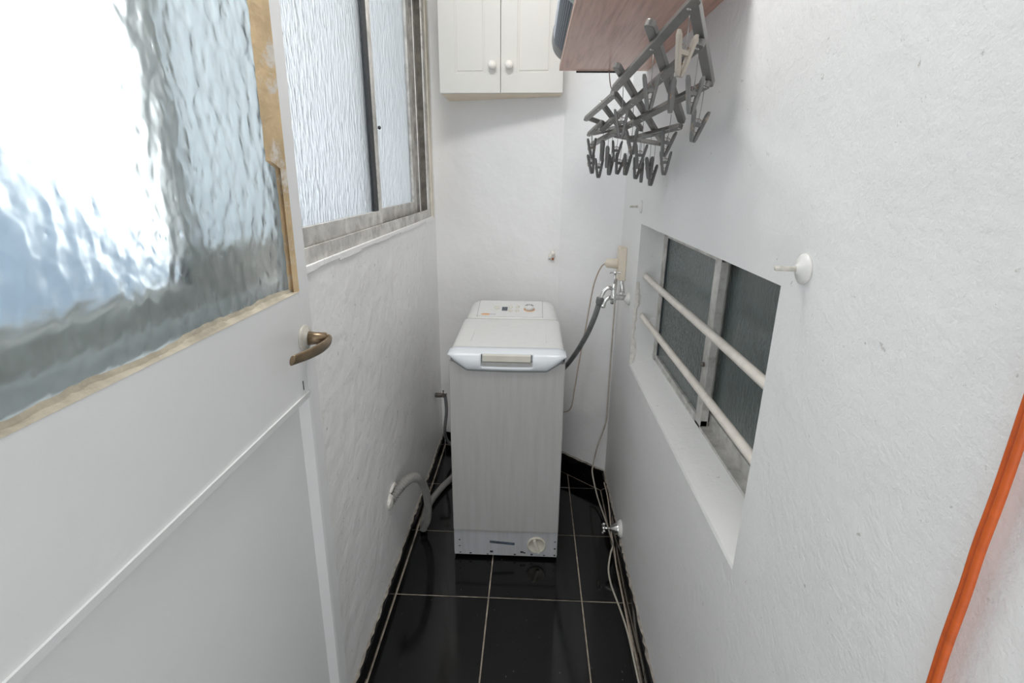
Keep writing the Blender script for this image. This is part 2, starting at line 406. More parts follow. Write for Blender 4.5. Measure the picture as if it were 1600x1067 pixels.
# skirting: black tiles with a ragged line of mortar on top
def skirting(name, pts, h, label, seg=0.33, first=0.0):
    """pts: start, end on the wall line; inward normal n"""
    (a, b, n) = pts
    a, b, n = Vector(a), Vector(b), Vector(n); d = (b - a); L = d.length; d.normalize()
    root = tag(empty(name, (a.x, a.y, 0)), label, 'skirting', kind='structure')
    s = first
    while s < L - .01:
        e = min(s + seg, L); bm = BM()
        p, q = a + d * (s + .0015), a + d * (e - .0015)
        dn = random.uniform(-.0012, .0012)
        prism(bm, [(p.x, p.y), (q.x, q.y), (q.x + n.x * (.012 + dn), q.y + n.y * (.012 + dn)), (p.x + n.x * (.012 + dn), p.y + n.y * (.012 + dn))], 0.0005, h + random.uniform(-.002, .002), bev=.0012)
        obj('skirting_tile', bm, M['tile'], root); s = e
    bm = BM(); N = int(L / .02); rows = []
    for k in range(N + 1):
        c = a + d * (L * k / N); top = h + .003 + random.uniform(-.001, .003); wd = .007 + random.uniform(-.004, .003)
        rows.append([bm.verts.new((c.x, c.y, h - .004)), bm.verts.new((c.x + n.x * wd, c.y + n.y * wd, h - .0005 + random.uniform(0, .003))),
                     bm.verts.new((c.x + n.x * .003, c.y + n.y * .003, top)), bm.verts.new((c.x, c.y, top + .002))])
    for r, q in zip(rows[:-1], rows[1:]):
        for k in range(3): bm.faces.new((r[k], r[k + 1], q[k + 1], q[k]))
    obj('mortar_line', bm, M['mortar'], root)
    return root
skirting('baseboard_left', ((XL, .1), (XL, 2.52), (1, 0)), .066, 'black tile skirting along the left wall', .33, .03)
skirting('baseboard_right', ((XR, .1), (XR, 2.126), (-1, 0)), .096, 'black tile skirting along the right wall', .34, .02)
skirting('baseboard_back', ((XL + .015, YB0 - .004), (CX - .01, YB1 + .002), tuple(-nb)), .075, 'black tile skirting behind the washing machine', .33, 0)
skirting('baseboard_splay', ((CX + .006, YB1 - .008), (XR - .002, CY + .003), tuple(-ns)), .10, 'black tile skirting along the slanted corner', .40, 0)

# light well outside the left window, dark box added behind the right window to block daylight
bm = BM(); prism(bm, [(-6, -3), (9, -3), (9, .5), (4.6, .5), (2.9, 1.9), (1.6, 2.1), (-6, 2.1)], -3.7, -3.5, 'x')
tag(obj('wall_courtyard', bm, M['outside']), 'blue grey courtyard wall outside the left window', 'wall', kind='structure')
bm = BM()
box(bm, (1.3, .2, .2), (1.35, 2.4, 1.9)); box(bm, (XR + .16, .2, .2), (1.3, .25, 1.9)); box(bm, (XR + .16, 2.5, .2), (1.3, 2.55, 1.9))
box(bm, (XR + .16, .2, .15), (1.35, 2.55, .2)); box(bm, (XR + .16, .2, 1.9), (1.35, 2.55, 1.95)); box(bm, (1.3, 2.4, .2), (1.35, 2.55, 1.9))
tag(obj('wall_dark_box', bm, M['dark_box']), 'dim room behind the small barred window', 'wall', kind='structure')

# ------------------------------------------------------------------ left window
win = tag(empty('window_1', (XL - .02, 1.5, WZ0)), 'tall sliding window with dull aluminium frame and rippled frosted panes', 'window', kind='structure')
bm = BM()                                           # outer frame with channels
box(bm, (XL - .075, WY0, WZ0 + .001), (XL - .008, WY1, WZ0 + .012)); box(bm, (XL - .010, WY0, WZ0), (XL - .004, WY1, WZ0 + .036), bev=.001)
box(bm, (XL - .075, WY0, WZ0), (XL - .069, WY1, WZ0 + .03))
box(bm, (XL - .075, WY0, WZ1 - .03), (XL - .004, WY1, WZ1)); box(bm, (XL - .075, WY0, WZ0), (XL - .004, WY0 + .03, WZ1))
obj('frame', bm, M['alu'], win)
bm = BM(); box(bm, (XL - .075, WY1 - .02, WZ0), (XL - .006, WY1 - .001, WZ1)); obj('side_channel', bm, M['alu_dark'], win)
bm = BM(); box(bm, (XL - .010, WY1 - .05, WZ0 + .036), (XL - .004, WY1, WZ1), bev=.001); obj('jamb', bm, M['alu'], win)
bm = BM(); box(bm, (XL - .043, WY1 - .05, WZ0 + .012), (XL - .039, WY1 - .018, WZ1), bev=.001); obj('track', bm, M['alu'], win)
bm = BM(); box(bm, (XL - .043, WY0, WZ0 + .012), (XL - .039, WY1 - .05, WZ0 + .026)); obj('track', bm, M['alu_dark'], win)
bm = BM()
for k in range(14):                                # rough plaster lip under the frame
    y = WY0 + (WY1 - WY0) * k / 14; box(bm, (XL - .002, y, WZ0 - .012 + random.uniform(-.004, .004)), (XL + .004 + random.uniform(-.001, .002), y + .16, WZ0 + .003), bev=.002)
obj('plaster_lip', bm, M['wall_left'], win)
bm = BM(); box(bm, (XL - .003, WY1 - .004, WZ0 - .005), (XL + .003, WY1 + .05, WZ1), bev=.0015); obj('stained_reveal', bm, M['tan_stain'], win)

def sash(x, y0, y1, z0, z1, rail, sl, sr, left_mat, right_mat, label=None):
    r = obj('sash', box(BM(), (x - .010, y0, z0), (x + .010, y1, z0 + rail), bev=.001), M['alu'], win)
    obj('top_rail', box(BM(), (x - .010, y0, z1 - rail), (x + .010, y1, z1), bev=.001), M['alu'], r)
    obj('stile', box(BM(), (x - .011, y0, z0), (x + .011, y0 + sl, z1), bev=.001), left_mat, r)
    obj('stile', box(BM(), (x - .011, y1 - sr, z0), (x + .011, y1, z1), bev=.001), right_mat, r)
    obj('pane', box(BM(), (x - .002, y0 + sl * .5, z0 + rail - .004), (x + .002, y1 - sr * .5, z1 - rail + .004)), M['pane_left'], r)
    return r
ZT = 2.13
bm = BM(); box(bm, (XL - .075, WY0, ZT - .005), (XL - .004, WY1, ZT + .045), bev=.001); obj('added_vent_bar', bm, M['alu'], win)   # unseen open vent above, added to let in more light from the sky
for y in (1.03, 1.73):
    bm = BM(); box(bm, (XL - .055, y - .015, ZT + .045), (XL - .025, y + .015, WZ1), bev=.001); obj('added_vent_post', bm, M['alu'], win)
s1 = sash(XL - .024, .70, 1.685, WZ0 + .030, ZT, .046, .035, .028, M['alu'], M['alu'])
obj('seal', box(BM(), (XL - .030, 1.618, WZ0 + .074), (XL - .017, 1.660, ZT - .04)), M['black_seal'], s1)
s2 = sash(XL - .056, 1.655, 2.345, WZ0 + .026, ZT, .048, .03, .055, M['alu'], M['alu'])
bm = BM(); lathe(bm, (XL - .012, 1.69, 1.55), (1, .5, 0), [(.004, 0), (.006, .006), (0, .010)], 12); obj('catch', bm, M['black_seal'], s1)

# ------------------------------------------------------------------ right window with bars
w2 = tag(empty('window_2', (XR + .09, 1.26, RZ0)), 'small recessed window with dark obscure glass behind cream bars', 'window', kind='structure')
bm = BM(); prism(bm, [(XR - .0005, RZ0 - .001), (XR + .16, RZ0 - .001), (XR + .16, RZ0 + .040), (XR + .085, RZ0 + .030), (XR + .002, RZ0 + .006)], RY0, RY1, 'y')
obj('window_sill', bm, M['wall_rough'], w2)
rg = random.Random(11); bm = BM(); rows = []          # ragged, chipped paint on the far reveal
for k in range(31):
    z = RZ0 + .008 + k * .010; wd = .010 + .012 * max(0, math.sin(k * .33)) + rg.uniform(-.004, .004)
    rows.append([bm.verts.new((XR - .001, RY1 + .004, z)), bm.verts.new((XR - .0012, RY1 - .0022, z)), bm.verts.new((XR + wd * .6, RY1 - .0030, z)), bm.verts.new((XR + wd, RY1 - .0002, z))])
for r, q in zip(rows[:-1], rows[1:]):
    for k in range(3): bm.faces.new((r[k], r[k + 1], q[k + 1], q[k]))
obj('chipped_edge', bm, M['plaster_chip'], w2)
FX = XR + .082
bm = BM()
box(bm, (FX, RY0, RZ0 + .025), (FX + .05, RY1, RZ0 + .037)); box(bm, (FX, RY0, RZ1 - .03), (FX + .05, RY1, RZ1)); box(bm, (FX, RY0, RZ0 + .03), (FX + .05, RY0 + .02, RZ1))
box(bm, (FX - .002, RY1 - .018, RZ0 + .03), (FX + .05, RY1, RZ1))
obj('frame', bm, M['alu'], w2)
def rsash(x, y0, y1, z0, z1, rail, sn, sf):
    r = obj('sash', box(BM(), (x - .009, y0, z0), (x + .009, y1, z0 + rail), bev=.001), M['alu'], w2)
    obj('top_rail', box(BM(), (x - .009, y0, z1 - .025), (x + .009, y1, z1), bev=.001), M['alu'], r)
    obj('stile', box(BM(), (x - .010, y0, z0), (x + .010, y0 + sn, z1), bev=.001), M['alu'], r)
    obj('stile', box(BM(), (x - .010, y1 - sf, z0), (x + .010, y1, z1), bev=.001), M['alu'], r)
    obj('pane', box(BM(), (x - .002, y0 + sn * .5, z0 + rail - .003), (x + .002, y1 - sf * .5, z1 - .022)), M['pane_right'], r)
    return r
ra = rsash(FX + .010, 1.225, RY1 - .018, RZ0 + .030, RZ1 - .016, .022, .040, .012)
obj('seal', box(BM(), (FX + .004, RY1 - .034, RZ0 + .035), (FX + .008, RY1 - .028, RZ1 - .02)), M['black_seal'], ra)
bm = BM(); lathe(bm, (FX - .002, 1.245, RZ0 + .20), (-1, 0, 0), [(.006, 0), (.006, .006), (.004, .010), (0, .011)], 12); obj('latch', bm, M['alu_dark'], ra)
rb = rsash(FX + .034, RY0 + .01, 1.28, RZ0 + .037, RZ1 - .016, .034, .03, .03)
for z, x in ((1.090, XR + .029), (.950, XR + .029)):
    bm = BM(); path = [(x, RY1 + .004, z), (x, RY1 - .3, z - .001), (x, RY1 - .7, z + .001), (x, RY0 - .004, z)]
    tube(bm, spline(path, 6), .0098, 14); obj('security_bar', bm, M['bar_paint'], w2)

# ------------------------------------------------------------------ door folded back against the left wall
DX = -.41
door = tag(empty('door_1', (DX, .885, 0)), 'white half glazed wooden door folded back along the left wall', 'door', kind='structure')
DY0, DY1, DT = .12, .885, .032
GY, PYR = .845, .838
bm = BM(); box(bm, (DX - DT, GY, .012), (DX, DY1, 2.06), bev=.002); obj('stile', bm, M['door'], door)
bm = BM(); box(bm, (DX - DT, DY0, .012), (DX, .20, 2.06), bev=.002); obj('stile', bm, M['door'], door)
bm = BM(); box(bm, (DX - DT, .20, 1.95), (DX, GY, 2.06)); obj('top_rail', bm, M['door'], door)
bm = BM(); box(bm, (DX - DT, .20, 1.040), (DX, GY, 1.222), bev=.0015); obj('lock_rail', bm, M['door'], door)
bm = BM(); box(bm, (DX - DT, .20, .012), (DX, GY, .14)); obj('bottom_rail', bm, M['door'], door)
bm = BM(); box(bm, (DX - DT + .004, .19, .13), (DX - .011, GY + .002, 1.045)); obj('panel', bm, M['door'], door)
bm = BM()                                          # thin moulding round the sunk panel
prism(bm, [(DX - .012, 1.041), (DX + .003, 1.041), (DX + .002, 1.030), (DX - .011, 1.018)], .20, PYR + .004, 'y')
obj('moulding', bm, M['door'], door)
bm = BM(); b = bmesh.new()
prism(bm, [(DX - .012, GY + .001), (DX + .002, GY + .001), (DX + .001, PYR), (DX - .011, PYR - .018)], .14, 1.03, 'z')
obj('moulding', bm, M['door'], door)
bm = BM(); box(bm, (DX - .014, .19, 1.21), (DX - .010, GY + .002, 1.955)); obj('pane', bm, M['pane_door'], door)
bm = BM()                                          # ragged putty along the right and the lower edge of the glass
def putty(seg, fn):
    b = bmesh.new(); rows = [[b.verts.new(p) for p in fn(k / seg)] for k in range(seg + 1)]
    for r, q in zip(rows[:-1], rows[1:]):
        for k in range(len(r) - 1): b.faces.new((r[k], r[k + 1], q[k + 1], q[k]))
    return b
rnd = random.Random(3)
def pr(t):
    z = 1.222 + t * .73; wd = (.030 if z > 1.425 else .003) + rnd.uniform(-.0015, .0015)
    return [(DX - .0096, GY - wd - .012, z), (DX - .0080, GY - wd, z), (DX - .004, GY - .010, z), (DX + .0005, GY + .001, z)]
obj('putty', putty(70, pr), M['putty'], door)
def pb(t):
    y = .20 + t * (GY - .20); wd = .003 + .004 * (math.sin(t * 23) + math.sin(t * 9.3 + 1)) * .5 + rnd.uniform(-.0012, .0015)
    return [(DX - .0096, y, 1.222 + wd + .006), (DX - .0080, y, 1.222 + wd), (DX - .004, y, 1.2228), (DX + .0005, y, 1.2215)]
obj('putty', putty(70, pb), M['putty_pale'], door)
# lever handle
HY, HZ = .846, 1.139
bm = BM(); lathe(bm, (DX, HY, HZ), (1, 0, 0), [(.0235, 0), (.0235, .002), (.021, .005), (.013, .006), (.0125, .009), (0, .009)], 28); ro = obj('rosette', bm, M['rosette'], door)
bm = BM(); lathe(bm, (DX + .008, HY, HZ), (1, .25, -.05), [(.0125, 0), (.011, .012), (.0105, .030), (.0, .034)], 18); hd = obj('handle', bm, M['bronze'], door)
bm = BM()
path = spline([(DX + .022, HY + .001, HZ), (DX + .034, HY + .006, HZ - .003), (DX + .041, HY + .005, HZ - .005), (DX + .044, HY - .010, HZ - .005), (DX + .046, HY - .040, HZ - .003), (DX + .043, HY - .080, HZ), (DX + .034, HY - .122, HZ + .003)], 6)
tube(bm, path, .0085, 14, rfun=lambda t, i: .0075 + .0028 * math.sin(min(1, t) * PI), flat=(1.15, .52, (0, 0, 1))); obj('lever', bm, M['bronze'], hd)
bm = BM(); box(bm, (DX - .001, .8225, 1.050), (DX + .0006, .8255, 1.067), bev=.0006); obj('keyhole', bm, M['darkslot'], door)
door.rotation_euler = (0, math.radians(.7), 0)

# ------------------------------------------------------------------ washing machine
MX0, MX1, MY0, MY1 = -.278, .120, 1.645, 2.235
MC = (MX0 + MX1) / 2
wm = tag(empty('washing_machine', (MC, (MY0 + MY1) / 2, 0)), 'narrow white top loading washing machine with grimy front panel', 'washing machine')
bm = BM(); box(bm, (MX0, MY0 + .003, .012), (MX1, MY1, .80), bev=.006); obj('body', bm, M['enamel'], wm)
bm = BM(); box(bm, (MX0, MY0 - .002, .126), (MX1, MY0 + .012, .81), bev=.004); obj('front_panel', bm, M['enamel'], wm)
# kick panel with a shallow curved upper edge
bm = BM(); N = 16; top = []
for k in range(N + 1):
    x = MX0 + .002 + (MX1 - MX0 - .004) * k / N; e = min(1, min(x - MX0, MX1 - x) / .05); top.append((x, .118 + .012 * (1 - e)))
prism(bm, [(MX0 + .002, .014), (MX1 - .002, .014)] + top[::-1], MY0 + .0025, MY0 + .010, 'y'); kp = obj('kick_panel', bm, M['kick'], wm)
bm = BM(); lathe(bm, (.0395, MY0 + .004, .068), (0, -1, 0), [(.036, 0), (.036, .006), (.032, .009), (.030, .005), (0, .005)], 32); kn = obj('filter_cap', bm, M['cream_knob'], wm)
Mk = Matrix.Translation((.0395, MY0 - .004, .068)) @ Matrix.Rotation(math.radians(-18), 4, 'Y')
bm = BM(); box(bm, (-.0055, -.010, -.030), (.0055, .004, .030), Mk, .002); obj('grip', bm, M['aged'], kn)
bm = BM(); box(bm, (-.048, -.001, -.0055), (.048, .001, .0055), Matrix.Translation((-.092, MY0 + .0025, .072)) @ Matrix.Rotation(math.radians(4.5), 4, 'Y')); obj('sticker', bm, M['sticker'], kp)
for x, z, s in ((-.133, .030, .006), (-.016, .032, .006), (-.006, .029, .004), (.022, .022, .0045), (-.214, .020, .004), (-.148, .018, .003), (-.043, .020, .004), (-.256, .080, .003), (-.256, .052, .003), (-.254, .022, .003), (.110, .084, .003), (.110, .052, .004), (.110, .022, .004), (.070, .020, .003)):
    bm = BM(); box(bm, (x - s, MY0 + .0015, z - s * .7), (x + s, MY0 + .004, z + s * .7), bev=.0008); obj('slot', bm, M['darkslot'], kp)
for x in (MX0 + .04, MX1 - .04):
    for y in (MY0 + .05, MY1 - .05):
        bm = BM(); lathe(bm, (x, y, 0.0006), (0, 0, 1), [(.018, 0), (.018, .006), (.010, .008), (.010, .018)], 16); obj('foot', bm, M['gasket'], wm)
# lid
bm = BM(); N = 20; Y_ = [1.690, 1.70, 1.74, 1.90, 2.02, 2.047, 2.055]
def lidz(x, y):
    e = min(x - MX0, MX1 - x); r = .022; dz = 0 if e > r else r - math.sqrt(max(0, r * r - (r - e) ** 2))
    s = (y - 1.69) / .365; return .846 + .004 * s - dz * .9
XS = [MX0 + (MX1 - MX0) * (k / N) for k in range(N + 1)]
XS = sorted(set([round(v, 5) for v in XS + [MX0 + .002, MX0 + .005, MX0 + .010, MX1 - .002, MX1 - .005, MX1 - .010]]))
grid = [[bm.verts.new((x, y, lidz(x, y))) for x in XS] for y in Y_]
bot = [[bm.verts.new((x, y, .80)) for x in XS] for y in Y_]
for a in (grid, bot):
    for j in range(len(Y_) - 1):
        for i in range(len(XS) - 1):
            f = bm.faces.new((a[j][i], a[j][i + 1], a[j + 1][i + 1], a[j + 1][i])); f.smooth = True
for i in (0, len(XS) - 1):
    for j in range(len(Y_) - 1): bm.faces.new((grid[j][i], grid[j + 1][i], bot[j + 1][i], bot[j][i]))
for j in (0, len(Y_) - 1):
    for i in range(len(XS) - 1): bm.faces.new((grid[j][i], grid[j][i + 1], bot[j][i + 1], bot[j][i]))
lid = obj('lid', bm, M['lid'], wm)
for x in (MC - .135, MC + .135):
    bm = BM(); box(bm, (x - .0012, 1.76, .8462), (x + .0012, 1.98, .8492), bev=.0005); obj('lid_ridge', bm, M['lid'], lid)
# bluish front bar of the lid with the hand recess
HX0, HX1 = MC - .085, MC + .084
def zb(x):
    e = min(x - MX0, MX1 - x); return .786 + .040 * max(0, 1 - max(0, e) / .062) - .006 * (1 - ((x - MC) / .2) ** 2)
def fascia(u, s):                                   # s 0 bottom .. 1 top (rear)
    x = MX0 - .002 + (MX1 - MX0 + .004) * u
    e = min(x - MX0 + .002, MX1 + .002 - x); inset = .018 * max(0, 1 - e / .03) ** 2
    b0 = zb(x); tz = .849 - .010 * max(0, 1 - e / .03) ** 2
    prof = [(MY0 - .003, b0), (MY0 - .012, b0 + .006), (MY0 - .015, b0 + (tz - b0) * .35), (MY0 - .013, b0 + (tz - b0) * .62), (MY0 - .004, b0 + (tz - b0) * .84), (MY0 + .014, tz - .003), (MY0 + .045, tz)]
    k = s * (len(prof) - 1); i = min(int(k), len(prof) - 2); t = k - i
    return (x, prof[i][0] * (1 - t) + prof[i + 1][0] * t + inset * (1 - s), prof[i][1] * (1 - t) + prof[i + 1][1] * t)
bm = BM(); NU, NS = 60, 12
G = [[bm.verts.new(fascia(i / NU, j / NS)) for i in range(NU + 1)] for j in range(NS + 1)]
rec = [(i, j) for j in range(3, 8) for i in range(NU) if HX0 <= fascia((i + .5) / NU, .5)[0] <= HX1]
for j in range(NS):
    for i in range(NU):
        if (i, j) in rec: continue
        f = bm.faces.new((G[j][i], G[j][i + 1], G[j + 1][i + 1], G[j + 1][i])); f.smooth = True
back = [bm.verts.new((G[NS][i].co.x, MY0 + .045, .80)) for i in range(NU + 1)]
for i in range(NU): bm.faces.new((G[NS][i], G[NS][i + 1], back[i + 1], back[i]))
i0 = min(i for i, j in rec); i1 = max(i for i, j in rec) + 1
rim = [G[3][i] for i in range(i0, i1 + 1)] + [G[j][i1] for j in range(4, 8)] + [G[8][i] for i in range(i1, i0 - 1, -1)] + [G[j][i0] for j in range(7, 3, -1)]
inner = [bm.verts.new((v.co.x, MY0 + .016, v.co.z * .9 + .808 * .1)) for v in rim]
for k in range(len(rim)):
    k2 = (k + 1) % len(rim); bm.faces.new((rim[k], rim[k2], inner[k2], inner[k]))
bm.faces.new(inner)
rz0, rz1 = G[3][(i0 + i1) // 2].co.z, G[8][(i0 + i1) // 2].co.z
fs = obj('lid_front_bar', bm, M['fascia'], wm)
bm = BM(); box(bm, (HX0 + .002, MY0 - .013, rz0 + .019), (HX1 - .002, MY0 + .010, rz1 + .001), bev=.003); obj('handle', bm, M['aged'], fs)
bm = BM(); N = 40                                   # grey shadow gap gasket under the bar
rows = []
for k in range(N + 1):
    x = MX0 + .008 + (MX1 - MX0 - .016) * k / N; z = zb(x); rows.append([bm.verts.new((x, MY0 - .0035, z - .005)), bm.verts.new((x, MY0 - .0035, z + .004)), bm.verts.new((x, MY0 + .004, z + .004)), bm.verts.new((x, MY0 + .004, z - .005))])
for r, q in zip(rows[:-1], rows[1:]):
    for k in range(4): bm.faces.new((r[k], r[(k + 1) % 4], q[(k + 1) % 4], q[k]))
bm.faces.new(rows[0]); bm.faces.new(rows[-1]); obj('gasket', bm, M['gasket'], wm)
# raised console
CY0, CY1 = 2.057, 2.235
def ctop(y): return .853 + .034 * ((y - CY0) / (CY1 - CY0)) ** .9
def csec(y, grow=0.0):
    z = ctop(y); s = []; R = .050
    taper = .012 * (y - CY0) / (CY1 - CY0); a, c = MX0 + .003 + taper, MX1 - .003 - taper
    s.append((a, .80))
    for k in range(9):
        t = PI - PI / 2 * k / 8; s.append((a + R + R * math.cos(t), z - .036 + .036 * math.sin(t)))
    for k in range(9):
        t = PI / 2 - PI / 2 * k / 8; s.append((c - R + R * math.cos(t), z - .036 + .036 * math.sin(t)))
    s.append((c, .80)); return s
bm = BM(); rings = [[bm.verts.new((x, y, z)) for x, z in csec(y)] for y in [CY0, CY0 + .004, CY0 + .05, CY0 + .10, CY0 + .15, CY1 - .005, CY1]]
for v in rings[0]: v.co.z -= .006
for v in rings[-1]: v.co.z -= .008
for a, b in zip(rings[:-1], rings[1:]):
    for k in range(len(a) - 1):
        f = bm.faces.new((a[k], a[k + 1], b[k + 1], b[k])); f.smooth = True
    bm.faces.new((a[-1], a[0], b[0], b[-1]))
bm.faces.new(rings[0]); bm.faces.new(rings[-1]); con = obj('console', bm, M['lid'], wm)
tilt = math.atan2(ctop(2.22) - ctop(2.07), .15)
def onc(x, y, dz=0): return Matrix.Translation((x, y, ctop(y) + dz)) @ Matrix.Rotation(tilt, 4, 'X')
PX0, PX1 = -.224, .048
bm = BM(); box(bm, (-.136, -.078, -.001), (.136, .078, .0016), onc((PX0 + PX1) / 2, 2.146), .0008); obj('control_plate', bm, M['lid'], wm)
for x in (PX0, PX1):
    bm = BM(); box(bm, (-.0009, -.082, -.001), (.0009, .082, .0012), onc(x, 2.146)); obj('seam', bm, M['gasket'], con)
bm = BM(); box(bm, (MX0 + .014, CY0 - .0035, .8475), (MX1 - .014, CY0 - .0005, .8505)); obj('seam', bm, M['cord_pale'], con)
bm = BM(); box(bm, (-.012, -.019, 0), (.012, .019, .0026), onc(-.113, 2.140), .0008); obj('display', bm, M['display'], wm)
for x, y, rx in ((-.146, 2.146, .012), (-.088, 2.157, .009), (-.088, 2.122, .009), (-.059, 2.163, .009), (-.059, 2.124, .009)):
    bm = BM(); b = bmesh.new(); lathe(b, (0, 0, 0), (0, 0, 1), [(1, 0), (1, .6), (.8, 1), (0, 1)], 20)
    join(bm, b, onc(x, y) @ Matrix.Diagonal((rx, rx * 1.1, .006, 1))); bt = obj('button', bm, M['aged'], wm)
    bm = BM(); box(bm, (-rx * .7, rx * 1.2, 0), (rx * .7, rx * 1.2 + .004, .0022), onc(x, y)); obj('button_print', bm, M['grey_print'], bt)
dialM = onc(-.008, 2.140)
bm = BM(); b = bmesh.new(); lathe(b, (0, 0, 0), (0, 0, 1), [(.024, 0), (.024, .0024), (.0, .0024)], 28); join(bm, b, dialM); dl = obj('dial_ring', bm, M['orange_print'], wm)
bm = BM(); b = bmesh.new(); lathe(b, (0, 0, 0.002), (0, 0, 1), [(.020, 0), (.019, .012), (.016, .015), (0, .015)], 28); join(bm, b, dialM); dk = obj('dial', bm, M['lid'], wm)
for k in range(5):
    a = math.radians(-70 + 35 * k)
    bm = BM(); box(bm, (-.0022, .010, .016), (.0022, .018, .0182), dialM @ Matrix.Rotation(-a, 4, 'Z')); obj('dial_mark', bm, M['gasket'], dk)
# worn brand print in the corner of the plate: an orange smear and a grey tail
bm = BM(); b = bmesh.new(); lathe(b, (0, 0, 0), (0, 0, 1), [(1, 0), (1, .5), (0, .5)], 24); join(bm, b, onc(-.190, 2.085) @ Matrix.Diagonal((.020, .008, .004, 1))); obj('print', bm, M['orange_print'], wm)
bm = BM(); box(bm, (-.013, -.003, 0), (.013, .003, .002), onc(-.160, 2.086)); obj('print', bm, M['grey_print'], wm)

# ------------------------------------------------------------------ wall cabinet
KZ0, KZ1 = 1.728, 2.45
fl, fr = Vector((-.388, 2.275)), Vector((.106, 2.246))
fd = (fr - fl).normalized(); fn = Vector((fd.y, -fd.x))      # outward normal
cab = tag(empty('wall_cabinet', ((fl.x + fr.x) / 2, 2.35, KZ0)), 'cream two door cupboard hung on the far wall', 'cabinet')
def backy(x): return YB0 + (YB1 - YB0) * (x - XL) / (CX - XL) - .003
bm = BM(); a, b_ = fl - fn * .019, fr - fn * .019
prism(bm, [tuple(a), tuple(b_), (.106, backy(.106)), (-.388, backy(-.388))], KZ0 + .004, KZ1, 'z'); obj('carcass', bm, M['cab'], cab)
bm = BM(); prism(bm, [tuple(a + fd * .004), tuple(b_ - fd * .004), (.100, backy(.100)), (-.383, backy(-.383))], KZ0 - .001, KZ0 + .0045, 'z'); obj('bottom_board', bm, M['cab_under'], cab)
wid = (fr - fl).length / 2
for s in (0, 1):
    o0 = fl + fd * (wid * s + .0012); W = wid - .0024; H = KZ1 - KZ0
    T = Matrix(((fd.x, -fn.x, 0, o0.x), (fd.y, -fn.y, 0, o0.y), (0, 0, 1, KZ0), (0, 0, 0, 1)))     # local x along face, y inward, z up
    mx0, mx1 = (.064, W - .062) if s == 0 else (.064, W - .050)
    z0_, z1_ = .072, H - .07
    bm = BM(); box(bm, (0, .003, .0), (W, .018, H), T, .0025)
    # raised frame around the sunk groove and a flush field
    for lo, hi in (((0, 0, 0), (mx0, .006, H)), ((mx1, 0, 0), (W, .006, H)), ((mx0 - .001, 0, 0), (mx1 + .001, .006, z0_)), ((mx0 - .001, 0, z1_), (mx1 + .001, .006, H))):
        box(bm, lo, hi, T, .0008)
    d = obj('door', bm, M['cab'], cab)
    bm = BM(); box(bm, (mx0 + .008, .0008, z0_ + .008), (mx1 - .008, .006, z1_ - .008), T, .0018); obj('panel', bm, M['cab'], d)
    kx = W - .030 if s == 0 else .034
    kp3 = T @ Vector((kx, 0, .098))
    bm = BM(); lathe(bm, kp3, (fn.x, fn.y, 0), [(.006, 0), (.006, .008), (.012, .011), (.0165, .018), (.0155, .026), (.009, .031), (0, .032)], 24); obj('knob', bm, M['knob_white'], d)

# ------------------------------------------------------------------ wooden shelf board and the roll on it
bm = BM(); box(bm, (.0765, 1.02, 1.7405), (XR, 1.876, 1.7565), bev=.0008); sh = tag(empty('wall_shelf', (XR, 1.2, 1.7405)), 'reddish wood laminate shelf fixed high on the right wall', 'shelf')
obj('board', bm, M['wood'], sh)
bm = BM(); box(bm, (.0745, 1.02, 1.7405), (.0767, 1.876, 1.7565)); obj('edge_band', bm, M['wood_edge'], sh)
bm = BM(); box(bm, (.13, 1.876, 1.736), (.262, 1.884, 1.7405), bev=.001); obj('bracket', bm, M['darkslot'], sh)

roll_ = tag(empty('mesh_roll', (.103, 1.3, 1.7568)), 'dark mesh covered roll with grey end cap lying on the wooden shelf', 'roll')
def uvtube(name, x, y0, y1, z, r, mat, parent, n=48, a0=0.0, a1=2 * PI):
    me = bpy.data.meshes.new(name); V, Fc, UV = [], [], []
    for j, y in enumerate((y0, y1)):
        for k in range(n + 1):
            t = a0 + (a1 - a0) * k / n; V.append((x + r * math.cos(t), y, z + r * math.sin(t)))
    for k in range(n): Fc.append((k, k + 1, n + 2 + k, n + 1 + k)); UV += [(k / n, 0), ((k + 1) / n, 0), ((k + 1) / n, 1), (k / n, 1)]
    p = wpos(parent); me.from_pydata([tuple(Vector(v) - p) for v in V], [], Fc)
    uv = me.uv_layers.new(name='UVMap')
    for i, c in enumerate(UV): uv.data[i].uv = c
    for f in me.polygons: f.use_smooth = True
    me.materials.append(mat); o = bpy.data.objects.new(name, me); COL.objects.link(o); o.parent = parent; return o
RX, RZ, RR = .1005, 1.812, .0545
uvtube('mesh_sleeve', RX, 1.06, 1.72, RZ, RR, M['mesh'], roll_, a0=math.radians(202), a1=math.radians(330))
bm = BM(); lathe(bm, (RX, 1.062, RZ), (0, 1, 0), [(0, 0), (RR - .0015, 0), (RR - .0015, .70), (0, .70)], 40); obj('lit_side_core', bm, M['mesh_lit'], roll_)  # white left bare by the sleeve, painting the lit side of the roll
bm = BM(); lathe(bm, (RX, 1.70, RZ), (0, 1, 0), [(0, 0), (RR - .004, 0), (RR + .0008, .012), (RR + .0008, .10), (RR - .002, .135), (RR - .010, .155), (0, .155)], 40); cp_ = obj('end_cap', bm, M['cap_grey'], roll_)
bm = BM(); lathe(bm, (RX, 1.855, RZ), (0, 1, 0), [(0, 0), (RR - .009, 0), (RR - .012, .010), (RR - .02, .014), (0, .014)], 40); obj('cap_end', bm, M['darkslot'], cp_)
bm = BM(); a = math.radians(232); box(bm, (-.014, -.02, -.0008), (.014, .02, .0012), Matrix.Translation((RX + (RR + .0005) * math.cos(a), 1.245, RZ + (RR + .0005) * math.sin(a))) @ Matrix.Rotation(-(a - PI / 2), 4, 'Y')); obj('tag_label', bm, M['tag'], roll_)

